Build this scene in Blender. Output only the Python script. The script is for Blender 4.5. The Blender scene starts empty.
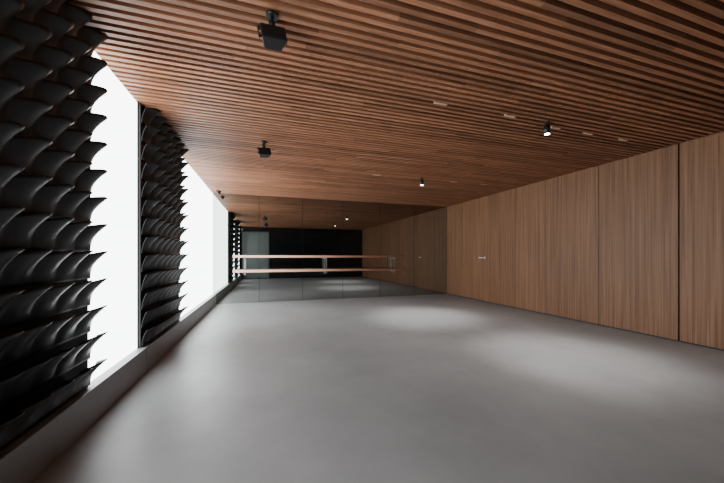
import bpy, bmesh, math, random
from mathutils import Vector, Matrix
random.seed(4)
S=bpy.context.scene
CH=2.552; XL=-1.14; XR=5.08; YB=-0.45; YM=7.61; HC=1.1

# ---------- materials ----------
def mat(name):
    m=bpy.data.materials.new(name); m.use_nodes=True
    nt=m.node_tree; return m,nt,nt.nodes['Principled BSDF']
def simple(name,col,rough=.5,metal=0,spec=.5):
    m,nt,b=mat(name)
    b.inputs['Roughness'].default_value=rough; b.inputs['Metallic'].default_value=metal
    b.inputs['Specular IOR Level'].default_value=spec
    n=nt.nodes.new('ShaderNodeTexNoise'); n.inputs['Scale'].default_value=30
    t=nt.nodes.new('ShaderNodeTexCoord'); nt.links.new(t.outputs['Object'],n.inputs['Vector'])
    r=nt.nodes.new('ShaderNodeValToRGB')
    r.color_ramp.elements[0].color=[c*.92 for c in col]+[1]; r.color_ramp.elements[1].color=[min(1,c*1.08) for c in col]+[1]
    nt.links.new(n.outputs['Fac'],r.inputs['Fac']); nt.links.new(r.outputs['Color'],b.inputs['Base Color'])
    return m
def emis(name,col,s):
    m,nt,b=mat(name)
    b.inputs['Base Color'].default_value=(.8,.8,.8,1)
    b.inputs['Emission Color'].default_value=(*col,1); b.inputs['Emission Strength'].default_value=s
    return m
def wood(name,c0,c1,c2,scale,rough=.5,tint=None,var=(.6,1.35),spec=.5):
    m,nt,b=mat(name); N=nt.nodes; L=nt.links
    b.inputs['Specular IOR Level'].default_value=spec
    t=N.new('ShaderNodeTexCoord'); mp=N.new('ShaderNodeMapping'); mp.inputs['Scale'].default_value=scale
    L.new(t.outputs['Object'],mp.inputs['Vector'])
    vec=mp.outputs['Vector']
    if tint:
        a=N.new('ShaderNodeAttribute'); a.attribute_name=tint
        add=N.new('ShaderNodeVectorMath'); add.operation='MULTIPLY_ADD'
        L.new(a.outputs['Vector'],add.inputs[0]); add.inputs[1].default_value=(37,37,37); L.new(vec,add.inputs[2]); vec=add.outputs[0]
    n1=N.new('ShaderNodeTexNoise'); n1.inputs['Scale'].default_value=1.0; n1.inputs['Detail'].default_value=8; n1.inputs['Roughness'].default_value=.65
    n1.inputs['Distortion'].default_value=.3
    L.new(vec,n1.inputs['Vector'])
    r=N.new('ShaderNodeValToRGB'); e=r.color_ramp.elements
    e[0].position=.3; e[0].color=(*c0,1); e[1].position=.7; e[1].color=(*c2,1)
    x=e.new(.5); x.color=(*c1,1)
    L.new(n1.outputs['Fac'],r.inputs['Fac']); col=r.outputs['Color']
    if tint:
        mr=N.new('ShaderNodeMapRange'); mr.inputs['To Min'].default_value=var[0]; mr.inputs['To Max'].default_value=var[1]
        L.new(a.outputs['Fac'],mr.inputs['Value'])
        mx=N.new('ShaderNodeVectorMath'); mx.operation='SCALE'
        L.new(col,mx.inputs[0]); L.new(mr.outputs[0],mx.inputs['Scale']); col=mx.outputs[0]
    L.new(col,b.inputs['Base Color']); b.inputs['Roughness'].default_value=rough
    bp=N.new('ShaderNodeBump'); bp.inputs['Strength'].default_value=.15; bp.inputs['Distance'].default_value=.002
    L.new(n1.outputs['Fac'],bp.inputs['Height']); L.new(bp.outputs[0],b.inputs['Normal'])
    return m

M_slat=wood('slat_wood',(.18,.074,.037),(.31,.136,.070),(.45,.215,.120),(2.0,60,60),.5,'tint',(.65,1.2),.35)
M_wall=wood('veneer_wood',(.105,.046,.022),(.215,.107,.055),(.315,.165,.090),(26,44,.6),.5,'tint',(.85,1.1),.3)
M_black=simple('black_matte',(.006,.006,.006),.6)
M_blackmetal=simple('black_metal',(.012,.012,.013),.4)
M_scoop=simple('black_satin_scoop',(.007,.0075,.009),.38)
M_dark=simple('dark_backing',(.004,.004,.004),.9,0,.1)
M_base=simple('baseboard_grey',(.23,.23,.235),.4)
M_back=simple('back_wall_dark_glass',(.012,.013,.014),.08)
M_barre=simple('barre_wood',(.66,.36,.25),.4)
M_steel=simple('brushed_steel',(.7,.7,.7),.35,.7)
M_brk=simple('bracket_steel',(.30,.30,.30),.35,.8)
M_win=emis('backlit_panel',(.95,.985,1.0),8.5)
M_lens=emis('lamp_lens',(1,.93,.85),30)
M_vent=simple('vent_beige',(.50,.33,.22),.5)
M_glass=simple('grey_glass',(.14,.165,.155),.15)

# floor
M_floor,nt,b=mat('poured_floor'); N=nt.nodes; L=nt.links
t=N.new('ShaderNodeTexCoord'); n=N.new('ShaderNodeTexNoise'); n.inputs['Scale'].default_value=.9; n.inputs['Detail'].default_value=8; n.inputs['Roughness'].default_value=.68
L.new(t.outputs['Object'],n.inputs['Vector'])
r=N.new('ShaderNodeValToRGB'); e=r.color_ramp.elements
e[0].position=.3;e[0].color=(.222,.226,.231,1);e[1].position=.7;e[1].color=(.312,.316,.321,1)
L.new(n.outputs['Fac'],r.inputs['Fac']);L.new(r.outputs['Color'],b.inputs['Base Color'])
n2=N.new('ShaderNodeTexNoise'); n2.inputs['Scale'].default_value=4; L.new(t.outputs['Object'],n2.inputs['Vector'])
mr=N.new('ShaderNodeMapRange'); mr.inputs['To Min'].default_value=.36; mr.inputs['To Max'].default_value=.48
L.new(n2.outputs['Fac'],mr.inputs['Value']); L.new(mr.outputs[0],b.inputs['Roughness'])
# mirror
M_mir,nt,b=mat('smoked_mirror')
b.inputs['Metallic'].default_value=1; b.inputs['Roughness'].default_value=.0
nz=nt.nodes.new('ShaderNodeTexNoise'); nz.inputs['Scale'].default_value=.5
rr=nt.nodes.new('ShaderNodeValToRGB'); rr.color_ramp.elements[0].color=(.42,.445,.435,1); rr.color_ramp.elements[1].color=(.44,.465,.455,1)
nt.links.new(nz.outputs['Fac'],rr.inputs['Fac']); nt.links.new(rr.outputs['Color'],b.inputs['Base Color'])

# ---------- helpers ----------
def box_bm(bm,x0,x1,y0,y1,z0,z1,mi=0):
    v=[bm.verts.new(p) for p in [(x0,y0,z0),(x1,y0,z0),(x1,y1,z0),(x0,y1,z0),(x0,y0,z1),(x1,y0,z1),(x1,y1,z1),(x0,y1,z1)]]
    fs=[bm.faces.new([v[i] for i in q]) for q in [(3,2,1,0),(4,5,6,7),(0,1,5,4),(1,2,6,5),(2,3,7,6),(3,0,4,7)]]
    for f in fs: f.material_index=mi
    return fs
def setc(fs,lay,t):
    for f in fs:
        for l in f.loops: l[lay]=(t,t,t,1)
def cyl_bm(bm,p0,p1,r,seg=24,r2=None,mi=0):
    p0=Vector(p0);p1=Vector(p1);d=p1-p0
    q=d.to_track_quat('Z','Y').to_matrix().to_4x4()
    res=bmesh.ops.create_cone(bm,cap_ends=True,segments=seg,radius1=r,radius2=r if r2 is None else r2,depth=d.length,matrix=Matrix.Translation((p0+p1)/2)@q)
    for f in {f for v in res['verts'] for f in v.link_faces}:
        f.material_index=mi
        if len(f.verts)==4: f.smooth=True
def obj(name,bm,mats,parent=None,loc=None,bevel=0):
    me=bpy.data.meshes.new(name); bm.to_mesh(me); bm.free()
    for m in (mats if isinstance(mats,list) else [mats]): me.materials.append(m)
    o=bpy.data.objects.new(name,me); S.collection.objects.link(o)
    if parent: o.parent=parent
    if loc: o.location=loc
    if bevel:
        md=o.modifiers.new('bevel','BEVEL'); md.width=bevel; md.segments=2; md.limit_method='ANGLE'
    return o
def boxo(name,x0,x1,y0,y1,z0,z1,m,parent=None,bevel=0):
    bm=bmesh.new(); box_bm(bm,x0,x1,y0,y1,z0,z1); return obj(name,bm,m,parent,None,bevel)
def empty(name,loc):
    e=bpy.data.objects.new(name,None); e.location=loc; e.empty_display_size=.1; S.collection.objects.link(e); return e

# ---------- shell ----------
boxo('floor',XL-.15,XR+.15,YB-.12,YM+.15,-.1,0,M_floor)
SD=.06  # slat depth
boxo('ceiling',XL-.15,XR+.15,YB-.12,YM+.15,CH+SD+.04,CH+SD+.14,M_dark)
boxo('wall_left',XL-.15,XL-.03,YB,YM,0,CH+SD+.04,M_dark)
boxo('wall_back',XL-.15,XR+.15,YB-.12,YB,0,CH+SD+.04,M_back)
boxo('wall_front',XL-.15,XR+.15,YM+.02,YM+.15,0,CH+SD+.04,M_dark)

# right wall of veneer panels with shadow gaps
bm=bmesh.new(); lay=bm.loops.layers.float_color.new('tint')
setc(box_bm(bm,XR+.03,XR+.15,YB,YM+.02,0,CH+SD+.04,1),lay,0)
seams=[YM,6.9,5.84,5.08,4.37,3.40,2.425,1.43,.45,YB]
for i in range(len(seams)-1):
    if i==1: continue
    y1,y0=seams[i],seams[i+1]
    g0=.010 if abs(y0-2.425)<.01 else .004
    g1=.010 if abs(y1-2.425)<.01 else .004
    setc(box_bm(bm,XR,XR+.03,y0+g0,y1-g1,.018,CH+.01),lay,random.random())
obj('wall_right',bm,[M_wall,M_black])
# door
d=empty('door_1',(XR,6.37,0))
bm=bmesh.new(); lay=bm.loops.layers.float_color.new('tint')
setc(box_bm(bm,0,.03,5.848-6.37,6.892-6.37,.018,CH+.005),lay,.4); obj('leaf',bm,M_wall,d)
bm=bmesh.new()
hy=6.02-6.37
cyl_bm(bm,(0,hy,1.07),(-.008,hy,1.07),.028)
cyl_bm(bm,(0,hy,1.07),(-.05,hy,1.07),.011)
box_bm(bm,-.06,-.042,hy-.012,hy+.15,1.058,1.082)
obj('lever_handle',bm,M_steel,d,bevel=.002)

# ceiling slats
bm=bmesh.new(); lay=bm.loops.layers.float_color.new('tint')
P=.070; y=YB+.01
while y<YM-.05:
    xs=[XL-.03]; x=XL-.03+random.uniform(.4,2.2)
    while x<XR-.3: xs.append(x); x+=random.choice([1.2,1.8,2.4])
    xs.append(XR+.03)
    for a,bx in zip(xs[:-1],xs[1:]):
        setc(box_bm(bm,a+.0008,bx-.0008,y,y+.036,CH,CH+SD-.001),lay,random.random())
    y+=P
obj('ceiling_slats',bm,M_slat)

# mirror wall
bm=bmesh.new()
xs=[XL-.03]+[-.135+1.035*i for i in range(5)]+[XR+.03]
for a,bx in zip(xs[:-1],xs[1:]): box_bm(bm,a+.004,bx-.004,YM,YM+.012,.0,CH,0)
box_bm(bm,XL-.03,XR+.03,YM+.013,YM+.02,0,CH+SD,1)
obj('mirror',bm,[M_mir,M_black])

# backlit windows
pan=[(1.20,2.46),(3.34,4.69)]
wins=[(.1,1.20),(2.46,3.34),(4.69,YM)]
for i,(a,bx) in enumerate(wins):
    w=empty('window_%d'%(i+1),(XL,(a+bx)/2,0))
    bm=bmesh.new(); c=(a+bx)/2
    box_bm(bm,-.028,-.004,a-c+.004,bx-c-.003,.235,CH-.002); obj('backlit_pane',bm,M_win,w)
    bm=bmesh.new()
    box_bm(bm,-.03,.004,a-c,a-c+.008,.235,CH-.001)
    if i<2: box_bm(bm,-.03,.004,bx-c-.008,bx-c,.235,CH-.001)
    obj('frame',bm,M_black,w)
# baseboard / ledge
bm=bmesh.new()
for a,bx in [(YB,1.1),(1.1,3.34),(3.34,YM)]:
    box_bm(bm,XL-.03,-1.07,a+.0015,bx-.0015,0,.235)
obj('baseboard_left',bm,M_base,bevel=.004)
boxo('gap_shade_right',XR+.004,XR+.03,YB,YM,0,.018,M_black)  # black strip painting in the shade of the gap under the veneer, no baseboard

# acoustic scoop panels
def scoop_panel(a,bx):
    root=empty('acoustic_wall_panel',(XL,(a+bx)/2,.235)); c=(a+bx)/2
    bm=bmesh.new(); box_bm(bm,-.03,.02,a-c,bx-c,0,CH-.237); obj('backing_board',bm,M_black,root)
    nm=7; w=(bx-a)/nm; rows=13; rh=(CH-.24-.01)/rows
    bm=bmesh.new(); NS=16; NT=9
    for r_ in range(rows):
        z0=r_*rh
        for m_ in range(nm):
            g=[]
            for j in range(NT+1):
                t=j/NT; row=[]
                for i in range(NS+1):
                    s=i/NS
                    lobe=math.sin(math.pi*s**1.2)**.9 if 0<i<NS else 0
                    out=.03+.122*(t**1.7)*(.32+.68*lobe)
                    z=z0+.01+rh*(1.02*t)*(1-.16*(1-lobe)*t)
                    # petals sweep sideways toward their tip
                    yy=a-c+(m_+s)*w+.008*lobe*t*t
                    row.append(bm.verts.new((out,yy,z)))
                g.append(row)
            for j in range(NT):
                for i in range(NS):
                    f=bm.faces.new((g[j][i],g[j][i+1],g[j+1][i+1],g[j+1][i])); f.smooth=True
    bmesh.ops.remove_doubles(bm,verts=bm.verts,dist=.0003)
    o=obj('scoops',bm,M_scoop,root)
    md=o.modifiers.new('s','SOLIDIFY'); md.thickness=.005; md.offset=0
for a,bx in pan: scoop_panel(a,bx)

# back wall glass door
d=empty('door_2',(-.45,YB,0))
bm=bmesh.new(); box_bm(bm,-.60,.62,0,.012,.03,2.3); obj('glass_leaf',bm,M_glass,d)
bm=bmesh.new(); box_bm(bm,-.66,-.60,0,.03,0,2.36);box_bm(bm,.62,.68,0,.03,0,2.36);box_bm(bm,-.60,.62,0,.03,2.3,2.36);box_bm(bm,-.60,.62,0,.03,0,.03)
obj('frame',bm,M_black,d)

# ballet barre
e=empty('ballet_barre',(1.44,YM,0))
bm=bmesh.new()
x0,x1=-.69-1.44,3.57-1.44
for z in (1.10,.76): cyl_bm(bm,(x0,-.28,z),(x1,-.28,z),.028,20)
obj('rails',bm,M_barre,e)
bm=bmesh.new()
for x in (-.45-1.44,1.45-1.44,3.3-1.44):
    box_bm(bm,x-.02,x+.02,-.010,0,.66,1.14)
    for z in (1.10,.76):
        cyl_bm(bm,(x,-.005,z-.05),(x,-.24,z-.05),.010,12)
        cyl_bm(bm,(x,-.235,z-.055),(x,-.28,z-.018),.010,12)
        box_bm(bm,x-.02,x+.02,-.308,-.252,z-.036,z-.022)
    box_bm(bm,x-.012,x+.012,-.258,-.242,.68,1.06)
obj('brackets',bm,M_brk,e)

# speakers
def speaker(x,y,rot):
    e=empty('ceiling_speaker',(x,y,CH))
    bm=bmesh.new()
    cyl_bm(bm,(0,0,0),(0,0,-.014),.036,28); cyl_bm(bm,(0,0,-.01),(0,0,-.07),.011,14)
    cyl_bm(bm,(0,0,-.045),(0,0,-.085),.02,16)
    obj('mount',bm,M_blackmetal,e)
    h=empty('head',(0.005,0,-.14)); h.parent=e; h.rotation_euler=(math.radians(-20),math.radians(-6),rot)
    bm=bmesh.new()
    F=[(-.074,-.04,-.052),(.074,-.04,-.052),(.074,-.04,.052),(-.074,-.04,.052)]
    B=[(-.05,.05,-.036),(.05,.05,-.036),(.05,.05,.036),(-.05,.05,.036)]
    v=[bm.verts.new(p) for p in F+B]
    for q in [(0,1,2,3),(7,6,5,4),(1,0,4,5),(2,1,5,6),(3,2,6,7),(0,3,7,4)]: bm.faces.new([v[i] for i in q])
    obj('cabinet',bm,M_blackmetal,h,bevel=.004)
    bm=bmesh.new(); box_bm(bm,-.068,.068,-.0445,-.041,-.046,.046)
    for i in range(14):
        xx=-.063+i*.0097; box_bm(bm,xx-.002,xx+.002,-.047,-.0445,-.044,.044)
    obj('grille',bm,M_black,h)
    bm=bmesh.new()
    box_bm(bm,-.082,-.078,-.013,.013,-.02,.064);box_bm(bm,.078,.082,-.013,.013,-.02,.064);box_bm(bm,-.082,.082,-.013,.013,.064,.068)
    cyl_bm(bm,(-.086,0,0),(-.055,0,0),.009,12);cyl_bm(bm,(.086,0,0),(.055,0,0),.009,12)
    obj('yoke',bm,M_blackmetal,h)
speaker(.04,1.88,math.radians(8)); speaker(-.014,4.0,math.radians(8))

# spot downlights
def spot(x,y,en,tilt=0):
    e=empty('ceiling_spotlight',(x,y,CH))
    bm=bmesh.new()
    cyl_bm(bm,(0,0,0),(0,0,-.012),.03,28); cyl_bm(bm,(0,0,-.01),(0,0,-.04),.006,12)
    cyl_bm(bm,(0,0,-.035),(0,0,-.125),.031,32)
    cyl_bm(bm,(0,0,-.125),(0,0,-.128),.033,32)
    obj('body',bm,M_blackmetal,e)
    bm=bmesh.new(); cyl_bm(bm,(0,0,-.128),(0,0,-.131),.024,28); obj('lens',bm,M_lens,e)
    # tight inner beam plus wide spill, both from the same fitting
    for nm,p,sz in (('beam',en,58),('spill',en*.45,110)):
        l=bpy.data.lights.new(nm,'SPOT'); l.energy=p; l.spot_size=math.radians(sz); l.spot_blend=1; l.shadow_soft_size=.03; l.color=(1,.96,.93)
        lo=bpy.data.objects.new(nm,l); S.collection.objects.link(lo); lo.parent=e; lo.location=(0,0,-.14)
        lo.rotation_euler=(0,math.radians(-tilt),0)
spot(2.9,2.47,270,8); spot(2.76,4.94,290)

# slot vents
for x,y in [(1.59,2.41),(2.42,2.45),(3.12,2.5),(3.64,2.5),(4.25,2.5),(1.9,4.94),(3.5,4.94),(4.2,4.94)]:
    yy=YB+.01+P*round((y-YB-.01)/P)+.036
    bm=bmesh.new(); box_bm(bm,-.07,.07,.001,P-.037,-.002,.02)
    for i in range(6): box_bm(bm,-.06+i*.022,-.05+i*.022,.004,P-.040,-.004,-.002)
    obj('ceiling_vent',bm,M_vent,None,(x,yy,CH))

# dome camera in the corner
e=empty('security_camera',(-.98,7.3,CH))
bm=bmesh.new(); cyl_bm(bm,(0,0,0),(0,0,-.03),.05,28)
bmesh.ops.create_uvsphere(bm,u_segments=20,v_segments=12,radius=.04,matrix=Matrix.Translation((0,0,-.035)))
obj('dome',bm,M_blackmetal,e)

# world + camera
w=bpy.data.worlds.new('w'); S.world=w; w.use_nodes=True
w.node_tree.nodes['Background'].inputs[0].default_value=(.5,.55,.6,1); w.node_tree.nodes['Background'].inputs[1].default_value=.1
cd=bpy.data.cameras.new('cam'); cd.sensor_width=36; cd.lens=36*300/724; cd.shift_y=15/724; cd.clip_start=.02
c=bpy.data.objects.new('camera',cd); S.collection.objects.link(c); c.location=(0,0,HC)
c.rotation_euler=(math.radians(90),0,-math.atan(97/300))
S.camera=c
